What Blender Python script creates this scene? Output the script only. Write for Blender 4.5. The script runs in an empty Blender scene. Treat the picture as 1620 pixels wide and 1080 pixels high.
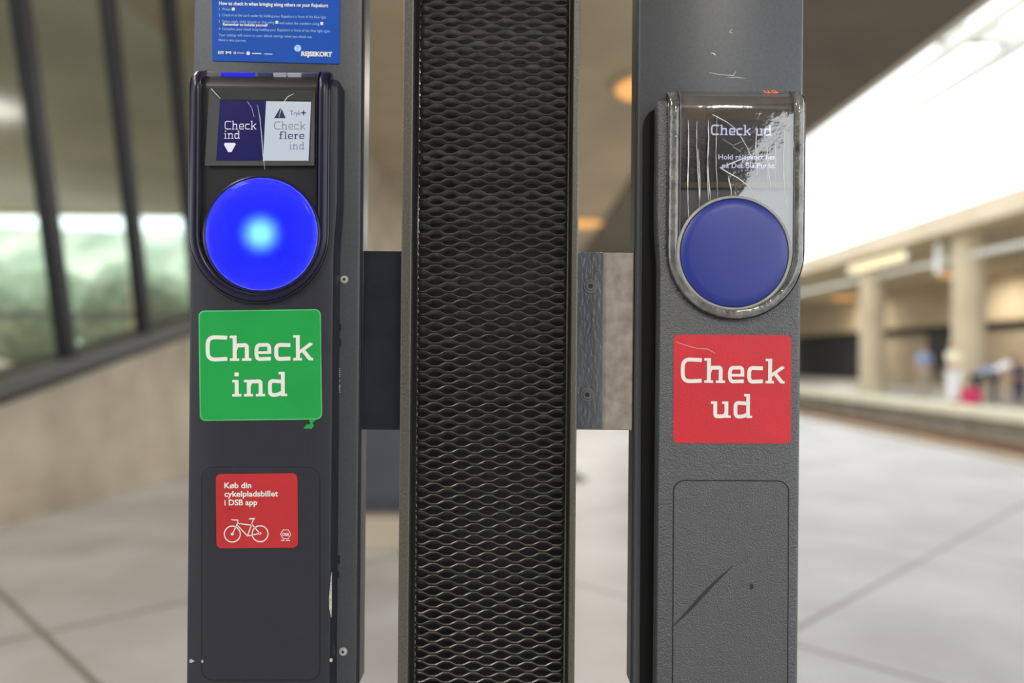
import bpy, bmesh, math, random
from mathutils import Vector, Matrix
random.seed(7)
S = bpy.context.scene
C = S.collection

# ---------------------------------------------------------------- camera
FPX = 1215.0            # focal length in pixels of a 1620 wide frame
D = 0.75                # camera to the front plates of the validators
EYE = 1.2
HOR = 565.0
ROLL = math.radians(0.5)
cam = bpy.data.cameras.new('camera')
cam.sensor_width = 36.0
cam.lens = 36.0 * FPX / 1620.0
cam.shift_y = (HOR - 540.0) / 1620.0
cam.clip_start = 0.02
cam.clip_end = 500
cam.dof.use_dof = True
cam.dof.focus_distance = D + 0.004
cam.dof.aperture_fstop = 2.0
camo = bpy.data.objects.new('camera', cam)
C.objects.link(camo)
camo.location = (0, -D, EYE)
camo.rotation_euler = (math.radians(90), -ROLL, 0)
S.camera = camo

# ---------------------------------------------------------------- sky, exposure
S.view_settings.view_transform = 'Standard'
S.view_settings.look = 'None'
S.view_settings.gamma = 1.0
S.view_settings.use_curve_mapping = False
S.view_settings.exposure = 0.0
world = bpy.data.worlds.new('overcast_sky')
S.world = world
world.use_nodes = True
wn = world.node_tree.nodes
wn['Background'].inputs[0].default_value = (0.93, 0.97, 1.0, 1)
wn['Background'].inputs[1].default_value = 2.9

# ---------------------------------------------------------------- helpers
def lin(c):
    return tuple((v / 255 / 12.92) if v / 255 <= 0.04045 else ((v / 255 + 0.055) / 1.055) ** 2.4 for v in c)

def mat(name, col, rough=0.5, metal=0.0, spec=0.5, var=0.12, vscale=40, bump=0.0, bscale=300, bdist=0.001,
        coat=0.0, emit=None, estr=0.0, ior=None, col2=None, detail=3, stretch=None, btype='noise'):
    m = bpy.data.materials.new(name)
    m.use_nodes = True
    nt = m.node_tree
    b = nt.nodes['Principled BSDF']
    c = lin(col)
    tc = nt.nodes.new('ShaderNodeTexCoord')
    src = tc.outputs['Object']
    if stretch:
        mp = nt.nodes.new('ShaderNodeMapping'); mp.inputs['Scale'].default_value = stretch
        nt.links.new(src, mp.inputs['Vector']); src = mp.outputs['Vector']
    nz = nt.nodes.new('ShaderNodeTexNoise'); nz.inputs['Scale'].default_value = vscale; nz.inputs['Detail'].default_value = detail
    nt.links.new(src, nz.inputs['Vector'])
    rp = nt.nodes.new('ShaderNodeValToRGB')
    lo = lin(col2) if col2 else tuple(v * (1 - var) for v in c)
    hi = c if col2 else tuple(min(1, v * (1 + var)) for v in c)
    rp.color_ramp.elements[0].position = 0.32; rp.color_ramp.elements[1].position = 0.68
    rp.color_ramp.elements[0].color = (*lo, 1); rp.color_ramp.elements[1].color = (*hi, 1)
    nt.links.new(nz.outputs['Fac'], rp.inputs['Fac'])
    nt.links.new(rp.outputs['Color'], b.inputs['Base Color'])
    b.inputs['Roughness'].default_value = rough
    b.inputs['Metallic'].default_value = metal
    b.inputs['Specular IOR Level'].default_value = spec
    if ior: b.inputs['IOR'].default_value = ior
    b.inputs['Coat Weight'].default_value = coat
    b.inputs['Coat Roughness'].default_value = 0.08
    if bump:
        if btype == 'voronoi':
            n2 = nt.nodes.new('ShaderNodeTexVoronoi'); n2.inputs['Scale'].default_value = bscale; o2 = n2.outputs['Distance']
        else:
            n2 = nt.nodes.new('ShaderNodeTexNoise'); n2.inputs['Scale'].default_value = bscale; n2.inputs['Detail'].default_value = 2; o2 = n2.outputs['Fac']
        nt.links.new(src, n2.inputs['Vector'])
        bp = nt.nodes.new('ShaderNodeBump'); bp.inputs['Strength'].default_value = bump; bp.inputs['Distance'].default_value = bdist
        nt.links.new(o2, bp.inputs['Height'])
        nt.links.new(bp.outputs['Normal'], b.inputs['Normal'])
    if emit:
        b.inputs['Emission Color'].default_value = (*lin(emit), 1)
        b.inputs['Emission Strength'].default_value = estr
    return m

def two_sided_fresnel(nt, ior):
    # the same mirror strength from either side of a sheet
    fr = nt.nodes.new('ShaderNodeFresnel')
    ge = nt.nodes.new('ShaderNodeNewGeometry')
    mr = nt.nodes.new('ShaderNodeMapRange')
    mr.inputs['To Min'].default_value = ior; mr.inputs['To Max'].default_value = 1.0 / ior
    nt.links.new(ge.outputs['Backfacing'], mr.inputs['Value']); nt.links.new(mr.outputs[0], fr.inputs['IOR'])
    return fr

def clear_mat(name, tint, gloss_rough=0.03, ior=1.5, bump=0.0, bscale=200):
    m = bpy.data.materials.new(name); m.use_nodes = True
    nt = m.node_tree; nt.nodes.clear()
    out = nt.nodes.new('ShaderNodeOutputMaterial')
    tr = nt.nodes.new('ShaderNodeBsdfTransparent'); tr.inputs[0].default_value = (*tint, 1)
    gl = nt.nodes.new('ShaderNodeBsdfGlossy'); gl.inputs['Roughness'].default_value = gloss_rough
    fr = two_sided_fresnel(nt, ior)
    mx = nt.nodes.new('ShaderNodeMixShader')
    tc = nt.nodes.new('ShaderNodeTexCoord')
    nz = nt.nodes.new('ShaderNodeTexNoise'); nz.inputs['Scale'].default_value = bscale; nz.inputs['Detail'].default_value = 4
    nt.links.new(tc.outputs['Object'], nz.inputs['Vector'])
    bp = nt.nodes.new('ShaderNodeBump'); bp.inputs['Strength'].default_value = bump; bp.inputs['Distance'].default_value = 0.002
    nt.links.new(nz.outputs['Fac'], bp.inputs['Height'])
    nt.links.new(bp.outputs['Normal'], gl.inputs['Normal'])
    nt.links.new(fr.outputs[0], mx.inputs[0]); nt.links.new(tr.outputs[0], mx.inputs[1]); nt.links.new(gl.outputs[0], mx.inputs[2])
    nt.links.new(mx.outputs[0], out.inputs[0])
    return m

def W(px, py, Y=0.0):
    """world point on the vertical plane at depth Y seen at pixel px, py of the 1620 x 1080 frame"""
    k = (Y + D) / FPX
    u, v = px - 810.0, HOR - py
    c, s = math.cos(ROLL), math.sin(ROLL)
    return Vector((k * (u * c - v * s), Y, EYE + k * (u * s + v * c)))

def root_of(o):
    v = Vector((0, 0, 0))
    while o is not None:
        v = v + Vector(o.location); o = o.parent
    return v

def obj(name, vf, m, parent=None, smooth=False, bevel=0.0, bseg=2, angle=40):
    verts, faces = vf
    off = root_of(parent) if parent else Vector((0, 0, 0))
    me = bpy.data.meshes.new(name)
    me.from_pydata([tuple(Vector(v) - off) for v in verts], [], faces)
    bm = bmesh.new(); bm.from_mesh(me)
    bmesh.ops.recalc_face_normals(bm, faces=bm.faces)
    if bevel:
        ed = [e for e in bm.edges if len(e.link_faces) == 2 and e.calc_face_angle(0) > 0.6]
        bmesh.ops.bevel(bm, geom=ed, offset=bevel, segments=bseg, affect='EDGES', profile=0.6)
    bm.to_mesh(me); bm.free()
    if smooth:
        for p in me.polygons: p.use_smooth = True
        me.set_sharp_from_angle(angle=math.radians(angle))
    me.materials.append(m)
    o = bpy.data.objects.new(name, me)
    C.objects.link(o)
    if parent: o.parent = parent
    return o

def thing(name, loc, label, cat, group=None):
    o = bpy.data.objects.new(name, None)
    o.empty_display_size = 0.05
    C.objects.link(o); o.location = loc
    o['label'] = label; o['category'] = cat
    if group: o['group'] = group
    return o

def tag(o, label, cat, group=None):
    o['label'] = label; o['category'] = cat
    if group: o['group'] = group
    return o

def struct(o, label=None, cat='structure'):
    o['kind'] = 'structure'
    if label: o['label'] = label
    o['category'] = cat
    return o

def join(*vfs):
    V, F = [], []
    for v, f in vfs:
        n = len(V); V += [Vector(a) for a in v]; F += [tuple(i + n for i in q) for q in f]
    return V, F

def box(x0, x1, y0, y1, z0, z1):
    v = [(x, y, z) for x in (x0, x1) for y in (y0, y1) for z in (z0, z1)]
    f = [(0, 1, 3, 2), (4, 6, 7, 5), (0, 4, 5, 1), (2, 3, 7, 6), (0, 2, 6, 4), (1, 5, 7, 3)]
    return [Vector(a) for a in v], f

def hexa(p):      # eight corners: four of one end, four of the other end, same order
    return [Vector(a) for a in p], [(0, 1, 2, 3), (7, 6, 5, 4), (0, 4, 5, 1), (1, 5, 6, 2), (2, 6, 7, 3), (3, 7, 4, 0)]

def cyl(p0, p1, r0, r1=None, n=24, cap=True):
    p0, p1 = Vector(p0), Vector(p1); r1 = r0 if r1 is None else r1
    ax = (p1 - p0).normalized(); u = ax.orthogonal().normalized(); w = ax.cross(u)
    V = []
    for p, r in ((p0, r0), (p1, r1)):
        for i in range(n):
            a = 2 * math.pi * i / n; V.append(p + r * (math.cos(a) * u + math.sin(a) * w))
    F = [(i, (i + 1) % n, n + (i + 1) % n, n + i) for i in range(n)]
    if cap: F += [tuple(range(n)), tuple(range(n, 2 * n))]
    return V, F

def prism_px(pts, Y0, Y1):
    """flat outline given in pixels, as a plate from depth Y0 (front) to Y1, pixels measured on Y0"""
    a = [W(p[0], p[1], Y0) for p in pts]; n = len(a)
    V = a + [Vector((q.x, Y1, q.z)) for q in a]
    return V, [tuple(range(n)), tuple(range(2 * n - 1, n - 1, -1))] + [(i, i + n, (i + 1) % n + n, (i + 1) % n) for i in range(n)]

def rrect(x0, y0, x1, y1, r, rot=0.0, n=6):
    cx, cy = (x0 + x1) / 2, (y0 + y1) / 2; out = []
    for (qx, qy, a0) in ((x1 - r, y0 + r, -90), (x1 - r, y1 - r, 0), (x0 + r, y1 - r, 90), (x0 + r, y0 + r, 180)):
        for i in range(n + 1):
            a = math.radians(a0 + 90 * i / n)
            out.append((qx + r * math.cos(a), qy + r * math.sin(a)))
    c, s = math.cos(math.radians(rot)), math.sin(math.radians(rot))
    return [(cx + (x - cx) * c - (y - cy) * s, cy + (x - cx) * s + (y - cy) * c) for x, y in out]

def ribbon2d(pts, t, closed=False):
    """2D polyline of width t -> 2D verts, faces (mitred)"""
    P = [Vector((p[0], p[1])) for p in pts]; n = len(P); V = []
    ts = t if isinstance(t, (list, tuple)) else [t] * n
    for i in range(n):
        if closed: a, b = P[(i - 1) % n], P[(i + 1) % n]; d1, d2 = (P[i] - a).normalized(), (b - P[i]).normalized()
        else:
            d1 = (P[i] - P[i - 1]).normalized() if i else (P[1] - P[0]).normalized()
            d2 = (P[i + 1] - P[i]).normalized() if i < n - 1 else d1
        n1, n2 = Vector((-d1.y, d1.x)), Vector((-d2.y, d2.x))
        m = (n1 + n2); m = m.normalized() if m.length > 1e-6 else n1
        k = 1.0 / max(0.5, m.dot(n1))
        V += [P[i] + m * ts[i] / 2 * k, P[i] - m * ts[i] / 2 * k]
    F = [(2 * i, 2 * i + 1, 2 * i + 3, 2 * i + 2) for i in range(n - 1)]
    if closed: F.append((2 * n - 2, 2 * n - 1, 1, 0))
    return V, F

def ribbon_px(pts, t, Y, closed=False):
    v, f = ribbon2d(pts, t, closed)
    return [W(p[0], p[1], Y) for p in v], f

# slab lettering: strokes in cap heights, (points, thickness)
def smooth2(pts, k=2):
    for _ in range(k):
        q = [pts[0]]
        for a, b in zip(pts[:-1], pts[1:]):
            q += [(a[0] * .75 + b[0] * .25, a[1] * .75 + b[1] * .25), (a[0] * .25 + b[0] * .75, a[1] * .25 + b[1] * .75)]
        q.append(pts[-1]); pts = q
    return pts
T, TS = 0.155, 0.10
GL = {
 'C': (0.84, [([(.85, .915), (.55, .935), (.24, .94), (.10, .80), (.085, .5), (.10, .20), (.24, .06), (.55, .065), (.85, .085)], T)]),
 'h': (0.84, [([(.19, 0), (.19, 1.0)], T), ([(0, .95), (.2, .95)], TS), ([(0, .05), (.36, .05)], TS),
              ([(.2, .42), (.26, .62), (.45, .61), (.66, .63), (.66, .4), (.66, 0)], T), ([(.47, .05), (.84, .05)], TS)]),
 'e': (0.66, [([(.58, .30), (.585, .45), (.56, .63), (.33, .62), (.14, .62), (.08, .48), (.08, .34), (.08, .2), (.14, .06), (.35, .07), (.64, .08)], T - .01), ([(.09, .32), (.655, .32)], .11)]),
 'c': (0.63, [([(.63, .61), (.36, .615), (.14, .62), (.08, .48), (.08, .34), (.08, .2), (.14, .06), (.36, .07), (.63, .08)], T)]),
 'k': (0.76, [([(.18, 0), (.18, 1.0)], T), ([(0, .95), (.2, .95)], TS), ([(0, .05), (.34, .05)], TS),
              ([(.2, .30), (.70, .66)], .13), ([(.36, .42), (.655, .05)], .15), ([(.62, .05), (.77, .05)], TS), ([(.58, .64), (.75, .64)], .08)]),
 'i': (0.36, [([(.18, 0), (.18, .68)], T), ([(0, .63), (.2, .63)], TS), ([(0, .05), (.36, .05)], TS), ([(.18, .83), (.18, .99)], .17)]),
 'n': (0.84, [([(.19, 0), (.19, .68)], T), ([(0, .63), (.2, .63)], TS), ([(0, .05), (.36, .05)], TS),
              ([(.2, .42), (.26, .62), (.45, .61), (.66, .63), (.66, .4), (.66, 0)], T), ([(.47, .05), (.84, .05)], TS)]),
 'd': (0.76, [([(.6, .60), (.36, .615), (.09, .63), (.08, .34), (.09, .06), (.36, .05), (.6, .16)], T), ([(.6, 0), (.6, 1.0)], T), ([(.43, .95), (.62, .95)], TS), ([(.58, .05), (.77, .05)], TS)]),
 'u': (0.82, [([(.18, .68), (.18, .3), (.18, .06), (.38, .06), (.56, .07), (.64, .22)], T), ([(.64, 0), (.64, .68)], T), ([(0, .63), (.2, .63)], TS), ([(.46, .63), (.66, .63)], TS), ([(.62, .05), (.82, .05)], TS)]),
 'f': (0.52, [([(.2, 0), (.2, .7), (.2, .95), (.52, .93)], T), ([(0, .62), (.46, .62)], TS), ([(0, .05), (.42, .05)], TS)]),
 'l': (0.36, [([(.18, 0), (.18, 1.0)], T), ([(0, .95), (.2, .95)], TS), ([(0, .05), (.36, .05)], TS)]),
 'r': (0.54, [([(.18, 0), (.18, .68)], T), ([(0, .63), (.2, .63)], TS), ([(0, .05), (.38, .05)], TS), ([(.2, .36), (.22, .62), (.54, .60)], T)]),
}
def slab(word, x0, x1, ytop, ybase, Y, rot=0.0, weight=1.0):
    """word set between pixels x0 and x1, cap height from ytop to ybase; one flat mesh"""
    adv = 0; place = []
    for i, ch in enumerate(word):
        if ch == ' ': adv += .38; continue
        place.append((ch, adv)); adv += GL[ch][0] + .11
    tot = adv - .11
    h = ybase - ytop; sx = (x1 - x0) / tot
    c, s = math.cos(math.radians(rot)), math.sin(math.radians(rot))
    out = []; n = 0
    for ch, a in place:
        for pts, t in GL[ch][1]:
            n += 1; YY = Y - .00003 * (n % 7)
            p = smooth2(pts) if len(pts) > 2 else pts
            v, f = ribbon2d(p, t * weight)
            vv = []
            for q in v:
                X, Z = (q[0] + a) * sx, -q[1] * h
                vv.append(W(x0 + X * c - Z * s, ybase + X * s + Z * c, YY))
            out.append((vv, f))
    return join(*out)

def sans(text, x0, ybase, width, Y, height=None, rot=0.0, bold=0.0):
    """plain lettering from Blender's built-in face, set by its left end, baseline and width in pixels"""
    cu = bpy.data.curves.new('t', 'FONT'); cu.body = text; cu.size = 1.0; cu.offset = bold; cu.resolution_u = 3
    ob = bpy.data.objects.new('t', cu); C.objects.link(ob)
    bpy.context.view_layer.update()
    me = bpy.data.meshes.new_from_object(ob.evaluated_get(bpy.context.evaluated_depsgraph_get()))
    xs = [v.co.x for v in me.vertices]
    mn, mx = min(xs), max(xs); sx = width / (mx - mn); sy = height / 0.73 if height else sx
    c, s = math.cos(math.radians(rot)), math.sin(math.radians(rot))
    V = []
    for v in me.vertices:
        X, Z = (v.co.x - mn) * sx, -v.co.y * sy
        V.append(W(x0 + X * c - Z * s, ybase + X * s + Z * c, Y))
    F = [tuple(p.vertices) for p in me.polygons]
    bpy.data.objects.remove(ob); bpy.data.curves.remove(cu); bpy.data.meshes.remove(me)
    return V, F

# ---------------------------------------------------------------- materials
M = {}
M['paint_l'] = mat('charcoal_powder_coat', (39, 41, 48), 0.42, spec=0.35, var=0.06, vscale=60, bump=0.25, bscale=900, bdist=0.0005)
M['paint_post'] = mat('satin_grey_metal_paint', (71, 74, 78), 0.38, metal=0.25, var=0.10, vscale=300, bump=0.12, bscale=1400, bdist=0.0004)
M['paint_r'] = mat('pebbled_charcoal_plastic', (58, 60, 64), 0.36, spec=1.0, var=0.05, vscale=60, bump=0.9, bscale=700, bdist=0.0014)
M['paint_dark'] = mat('black_steel_paint', (26, 27, 30), 0.4, var=0.15)
M['bracket_dark'] = mat('blue_black_steel', (34, 38, 48), 0.35, metal=0.3, var=0.25, vscale=30)
M['bracket_bare'] = mat('worn_bare_steel', (166, 157, 146), 0.5, metal=0.25, var=0.16, vscale=70, col2=(130, 122, 113), detail=6)
M['brushed_paint'] = mat('brushed_grey_paint', (86, 90, 96), 0.25, spec=0.6, var=0.1, vscale=40, bump=0.6, bscale=300, bdist=0.0014, stretch=(1, 1, 0.4))
M['rail'] = mat('weathered_steel_rail', (104, 102, 94), 0.4, metal=0.6, var=0.2, vscale=500, col2=(84, 82, 76), detail=5)
M['mesh'] = mat('black_expanded_steel', (98, 97, 94), 0.36, metal=0.75, var=0.25, vscale=120)
M['void'] = mat('dark_pillar_lining', (24, 24, 23), 0.7, var=0.3, vscale=60)
M['screw'] = mat('zinc_screw', (205, 205, 200), 0.4, metal=0.2, var=0.1)
M['socket'] = mat('screw_socket', (20, 20, 20), 0.6)
M['darkscrew'] = mat('painted_screw', (104, 107, 110), 0.35, metal=0.15)
M['bezel_l'] = mat('bezel_disc_glow', (14, 14, 20), 0.3, spec=0.4, emit=(30, 8, 150), estr=0.05)  # faint emission stands in for disc light spilling into the bezel
M['bezel_r'] = mat('clear_acrylic_edge', (120, 120, 115), 0.14, spec=0.8, col2=(60, 62, 62), vscale=70, bump=0.5, bscale=120, bdist=0.002, coat=0.5)
M['shell_l'] = mat('dark_head_shell', (38, 39, 46), 0.3, var=0.08, bump=0.25, bscale=900, bdist=0.0005)
M['face_l'] = mat('black_display_surround', (30, 30, 34), 0.35, var=0.05)
M['face_r'] = mat('grey_display_surround', (84, 86, 88), 0.4, var=0.25, vscale=60)
M['lip'] = mat('dark_bezel_lip', (24, 24, 30), 0.2, spec=0.6)
M['frame_l'] = mat('screen_window_frame', (58, 58, 58), 0.4)
M['frame_r'] = mat('screen_window_frame_dusty', (84, 74, 64), 0.45, var=0.2)
M['navy'] = mat('navy_screen', (2, 4, 30), 0.3, emit=(0, 2, 84), estr=0.9)
M['lcdwhite'] = mat('white_screen', (60, 62, 66), 0.3, emit=(205, 216, 226), estr=0.85)
M['lcdtextw'] = mat('screen_lettering_white', (60, 60, 60), 0.4, emit=(232, 236, 245), estr=0.95)
M['lcdtextd'] = mat('screen_lettering_navy', (20, 22, 60), 0.4, emit=(24, 26, 80), estr=0.6)
M['lcdtextg'] = mat('screen_lettering_grey', (40, 42, 60), 0.4, emit=(72, 76, 100), estr=0.8)
M['lcdblack'] = mat('dark_screen', (12, 13, 17), 0.3, emit=(24, 24, 38), estr=0.3)
M['lcdtextl'] = mat('screen_lettering_lilac', (80, 80, 90), 0.4, emit=(205, 205, 246), estr=0.95)
M['orange'] = mat('orange_led_lettering', (120, 50, 20), 0.4, emit=(255, 120, 60), estr=0.95)
M['blueled'] = mat('blue_led_strip', (10, 10, 120), 0.4, emit=(24, 16, 230), estr=0.8)
M['key_d'] = mat('dark_blue_key', (52, 66, 96), 0.4)
M['key_l'] = mat('pale_key', (190, 196, 204), 0.4)
M['disc_r'] = mat('blue_plastic_disc', (6, 32, 128), 0.42, spec=0.7, var=0.06, vscale=25, bump=0.05, bscale=200)
M['discrim'] = mat('pale_disc_rim', (150, 150, 142), 0.3, var=0.15, vscale=60)
M['innergrey'] = mat('grey_bezel_lip', (84, 86, 86), 0.3)
M['plate_shade'] = mat('black_side_shade', (8, 8, 9), 0.6, spec=0.2)  # flat black standing in for shadow beside the right front plate
M['cup'] = mat('blue_lamp_cup', (20, 30, 170), 0.6)
M['green'] = mat('green_sticker', (20, 150, 68), 0.35, var=0.05, vscale=20)
M['greenedge'] = mat('green_sticker_edge', (76, 176, 108), 0.4)
M['red'] = mat('red_sticker', (190, 30, 44), 0.42, var=0.07, vscale=25, bump=0.25, bscale=620, bdist=0.0008)
M['red2'] = mat('red_bicycle_sticker', (176, 36, 42), 0.42, var=0.05, vscale=20)
M['white'] = mat('white_print', (218, 218, 212), 0.45, var=0.03)
M['poster'] = mat('blue_poster', (0, 74, 170), 0.5, spec=0.25, var=0.05, vscale=20)
M['pale'] = mat('pale_blue_print', (150, 190, 235), 0.45, var=0.03)
M['glow'] = mat('printed_pale_spot', (196, 222, 250), 0.5, col2=(110, 170, 230), vscale=300)
M['gap'] = mat('panel_gap', (14, 14, 16), 0.6)
M['scuff'] = mat('dark_scuff', (36, 37, 38), 0.5)
M['scratch'] = mat('pale_scratch', (196, 198, 196), 0.35, var=0.1, vscale=300)
M['chip'] = mat('white_chip', (196, 196, 188), 0.5, col2=(140, 140, 134), vscale=900)
M['pane_l'] = clear_mat('clear_cover', (0.96, 0.96, 0.97), 0.04, 1.45)
M['pane_r'] = clear_mat('worn_clear_cover', (0.93, 0.93, 0.93), 0.07, 2.6, 0.25, 45)
M['glass'] = clear_mat('green_tinted_glass', (0.90, 0.94, 0.93), 0.12, 1.18)
M['concrete'] = mat('pale_wall_concrete', (184, 172, 152), 0.8, col2=(150, 140, 121), vscale=1.6, detail=8, bump=0.1, bscale=20)
M['concrete_c'] = mat('ceiling_concrete', (200, 184, 158), 0.85, col2=(178, 163, 140), vscale=0.9, detail=7)
M['soffit'] = mat('outer_soffit_concrete', (205, 202, 190), 0.85, col2=(180, 178, 168), vscale=0.5, detail=6)
M['hill'] = mat('grassy_bank', (216, 216, 190), 0.9, col2=(140, 152, 132), vscale=0.5, detail=8)
M['soffit_dark'] = mat('dark_soffit', (112, 104, 94), 0.85, col2=(96, 89, 80), vscale=0.6, detail=7)
M['beam'] = mat('skylight_steel', (215, 215, 208), 0.6)
M['rear'] = mat('unseen_rear_wall', (92, 90, 86), 0.8, col2=(70, 68, 66), vscale=0.4)
M['concrete_far'] = mat('far_concrete', (206, 192, 164), 0.8, col2=(188, 173, 146), vscale=0.5, detail=6)
M['panel_far'] = mat('far_wall_panel', (178, 166, 143), 0.8, col2=(160, 148, 127), vscale=0.6)
M['dark_far'] = mat('dark_louvre_wall', (52, 54, 58), 0.7, stretch=(1, 6, 1), vscale=2)
M['mullion'] = mat('black_mullion', (24, 23, 30), 0.45)
M['sill'] = mat('grey_sill_metal', (82, 82, 78), 0.5)
M['steel_white'] = mat('white_steel', (222, 222, 214), 0.5)
M['grey_steel'] = mat('grey_steel', (150, 150, 148), 0.5)
M['warm'] = mat('warm_lamp_glass', (200, 150, 90), 0.6, emit=(240, 170, 96), estr=1.0)
M['cream_lit'] = mat('cream_lit_sign', (230, 220, 180), 0.5, emit=(250, 236, 190), estr=0.55)
M['ballast'] = mat('ballast', (206, 192, 168), 0.9, col2=(158, 142, 120), vscale=14, detail=8, bump=0.6, bscale=25, bdist=0.05)
M['coping'] = mat('platform_coping', (226, 222, 200), 0.7, var=0.06, vscale=2)
M['edge'] = mat('brown_edge_strip', (150, 128, 102), 0.7, col2=(128, 106, 84), vscale=3)
M['rust'] = mat('rusty_rail', (120, 92, 66), 0.6, vscale=8)
M['cabinet'] = mat('slate_cabinet_paint', (66, 69, 78), 0.5, var=0.1, vscale=3)
M['leaf'] = mat('pale_green_foliage', (184, 190, 158), 0.8, col2=(112, 130, 108), vscale=3.5, detail=6, bump=0.6, bscale=14, bdist=0.05)
M['handrail'] = mat('cream_handrail', (226, 218, 176), 0.5)
M['skin'] = mat('skin', (205, 160, 130), 0.6, var=0.05)

# floor: big slabs laid at 45 degrees with dark joints
def floor_mat():
    m = mat('platform_slabs', (172, 172, 171), 0.42, col2=(148, 145, 141), vscale=1.4, detail=8, spec=0.5, bump=0.05, bscale=60)
    nt = m.node_tree; b = nt.nodes['Principled BSDF']
    tc = nt.nodes['Texture Coordinate']
    sp = nt.nodes.new('ShaderNodeSeparateXYZ'); nt.links.new(tc.outputs['Object'], sp.inputs[0])
    def mth(op, a, bb=None):
        n = nt.nodes.new('ShaderNodeMath'); n.operation = op
        for i, q in enumerate((a, bb)):
            if q is None: continue
            if isinstance(q, (int, float)): n.inputs[i].default_value = q
            else: nt.links.new(q, n.inputs[i])
        return n.outputs[0]
    P = 3.15
    a = mth('ADD', sp.outputs[0], sp.outputs[1]); a = mth('ADD', a, D - 1.29 + 10 * P)
    c = mth('SUBTRACT', sp.outputs[1], sp.outputs[0]); c = mth('ADD', c, D - 2.15 + 10 * P)
    la = mth('LESS_THAN', mth('ABSOLUTE', mth('SUBTRACT', mth('MODULO', mth('ADD', a, P / 2), P), P / 2)), 0.022)
    lc = mth('LESS_THAN', mth('ABSOLUTE', mth('SUBTRACT', mth('MODULO', mth('ADD', c, P / 2), P), P / 2)), 0.022)
    j = mth('MAXIMUM', la, lc)
    old = b.inputs['Base Color'].links[0].from_socket
    mx = nt.nodes.new('ShaderNodeMix'); mx.data_type = 'RGBA'
    nt.links.new(j, mx.inputs[0]); nt.links.new(old, mx.inputs[6]); mx.inputs[7].default_value = (*lin((112, 105, 97)), 1)
    nt.links.new(mx.outputs[2], b.inputs['Base Color'])
    return m
M['floor'] = floor_mat()

def disc_light_mat():
    m = bpy.data.materials.new('lit_blue_diffuser'); m.use_nodes = True
    nt = m.node_tree; nt.nodes.clear()
    out = nt.nodes.new('ShaderNodeOutputMaterial')
    tr = nt.nodes.new('ShaderNodeBsdfTranslucent'); tr.inputs[0].default_value = (0.8, 0.9, 1, 1)
    gl = nt.nodes.new('ShaderNodeBsdfGlossy'); gl.inputs['Roughness'].default_value = 0.12
    fr = two_sided_fresnel(nt, 1.22)
    tc = nt.nodes.new('ShaderNodeTexCoord'); nz = nt.nodes.new('ShaderNodeTexNoise'); nz.inputs['Scale'].default_value = 500
    bp = nt.nodes.new('ShaderNodeBump'); bp.inputs['Strength'].default_value = 0.05
    nt.links.new(tc.outputs['Object'], nz.inputs['Vector']); nt.links.new(nz.outputs['Fac'], bp.inputs['Height']); nt.links.new(bp.outputs[0], gl.inputs['Normal'])
    mx = nt.nodes.new('ShaderNodeMixShader')
    nt.links.new(fr.outputs[0], mx.inputs[0]); nt.links.new(tr.outputs[0], mx.inputs[1]); nt.links.new(gl.outputs[0], mx.inputs[2])
    nt.links.new(mx.outputs[0], out.inputs[0])
    return m
M['disc_l'] = disc_light_mat()

# ================================================================ the station around
XE, XO = 6.2, 12.0           # edges of the near and the far platform
fl = obj('floor', box(-9, XE, -26, 70, -1.2, 0), M['floor']); struct(fl, 'pale concrete platform floor of large diagonal slabs', 'floor')
ce = obj('ceiling', box(-4.2, 4.85, -16, 70, 5.0, 5.5), M['concrete_c']); struct(ce, 'concrete ceiling slab over the platform', 'ceiling')
o = obj('ground', box(-60, 80, -80, 110, -1.6, -.75), M['ballast']); struct(o, 'gravel track bed between the two platforms', 'ground')

# ceiling edge beams along the track
o = obj('trim_1', box(4.86, 5.0, -16, 70, 4.95, 5.55), M['steel_white']); struct(o, 'pale fascia along the ceiling edge', 'trim')

o = obj('trim_6', box(2.5, 4.84, -16, 70, 4.93, 4.999), M['soffit_dark']); struct(o, 'darker soffit band along the ceiling edge', 'trim')  # band coloured darker than the ceiling slab
# left wall: plinth, inclined parapet, glazing with mullions square to the incline
def wl(d):                     # wall line, d = distance from the camera
    return -3.53 + 0.096 * (d - 5.3)
def zs(d):
    return 0.90 + 0.216 * (d - 5.3)
def wallpt(d, z, back=0.0):
    return Vector((wl(d) - back, d - D, z))
d0, d1 = 1.2, 12.6
def slabwall(da, db, za0, zb0, za1, zb1, b0, b1):
    return hexa([wallpt(da, za0, b0), wallpt(db, zb0, b0), wallpt(db, zb1, b0), wallpt(da, za1, b0),
                 wallpt(da, za0, b1), wallpt(db, zb0, b1), wallpt(db, zb1, b1), wallpt(da, za1, b1)])
o = obj('wall_left', slabwall(d0, d1, 0, 0, max(0.02, zs(d0)), zs(d1), 0, 0.35), M['concrete']); struct(o, 'pale concrete parapet wall rising under the windows', 'wall')
o = obj('baseboard_left', slabwall(d0, d1, 0, 0, .19, .19, -0.06, 0.0), M['concrete']); struct(o, 'concrete ledge along the foot of the parapet wall', 'baseboard')
o = obj('wall_left.001', slabwall(d1, 60, 0, 0, 5, 5, -0.02, 0.35), M['concrete']); struct(o, 'tall concrete wall beyond the windows', 'wall')
win = bpy.data.objects.new('window_1', None); C.objects.link(win); win.location = wallpt(6, 0); struct(win, 'black framed window wall above the rising parapet', 'window')
obj('sill', slabwall(d0, d1, zs(d0), zs(d1), zs(d0) + .10, zs(d1) + .10, -0.03, 0.3), M['sill'], win)
obj('sill_gasket', slabwall(d0, d1, zs(d0) - .05, zs(d1) - .05, zs(d0), zs(d1), -0.035, 0.3), M['mullion'], win)
mul = [2.95, 3.99, 5.03, 6.08, 7.14, 8.14, 9.14, 10.14, 11.14, 12.14]
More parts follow.
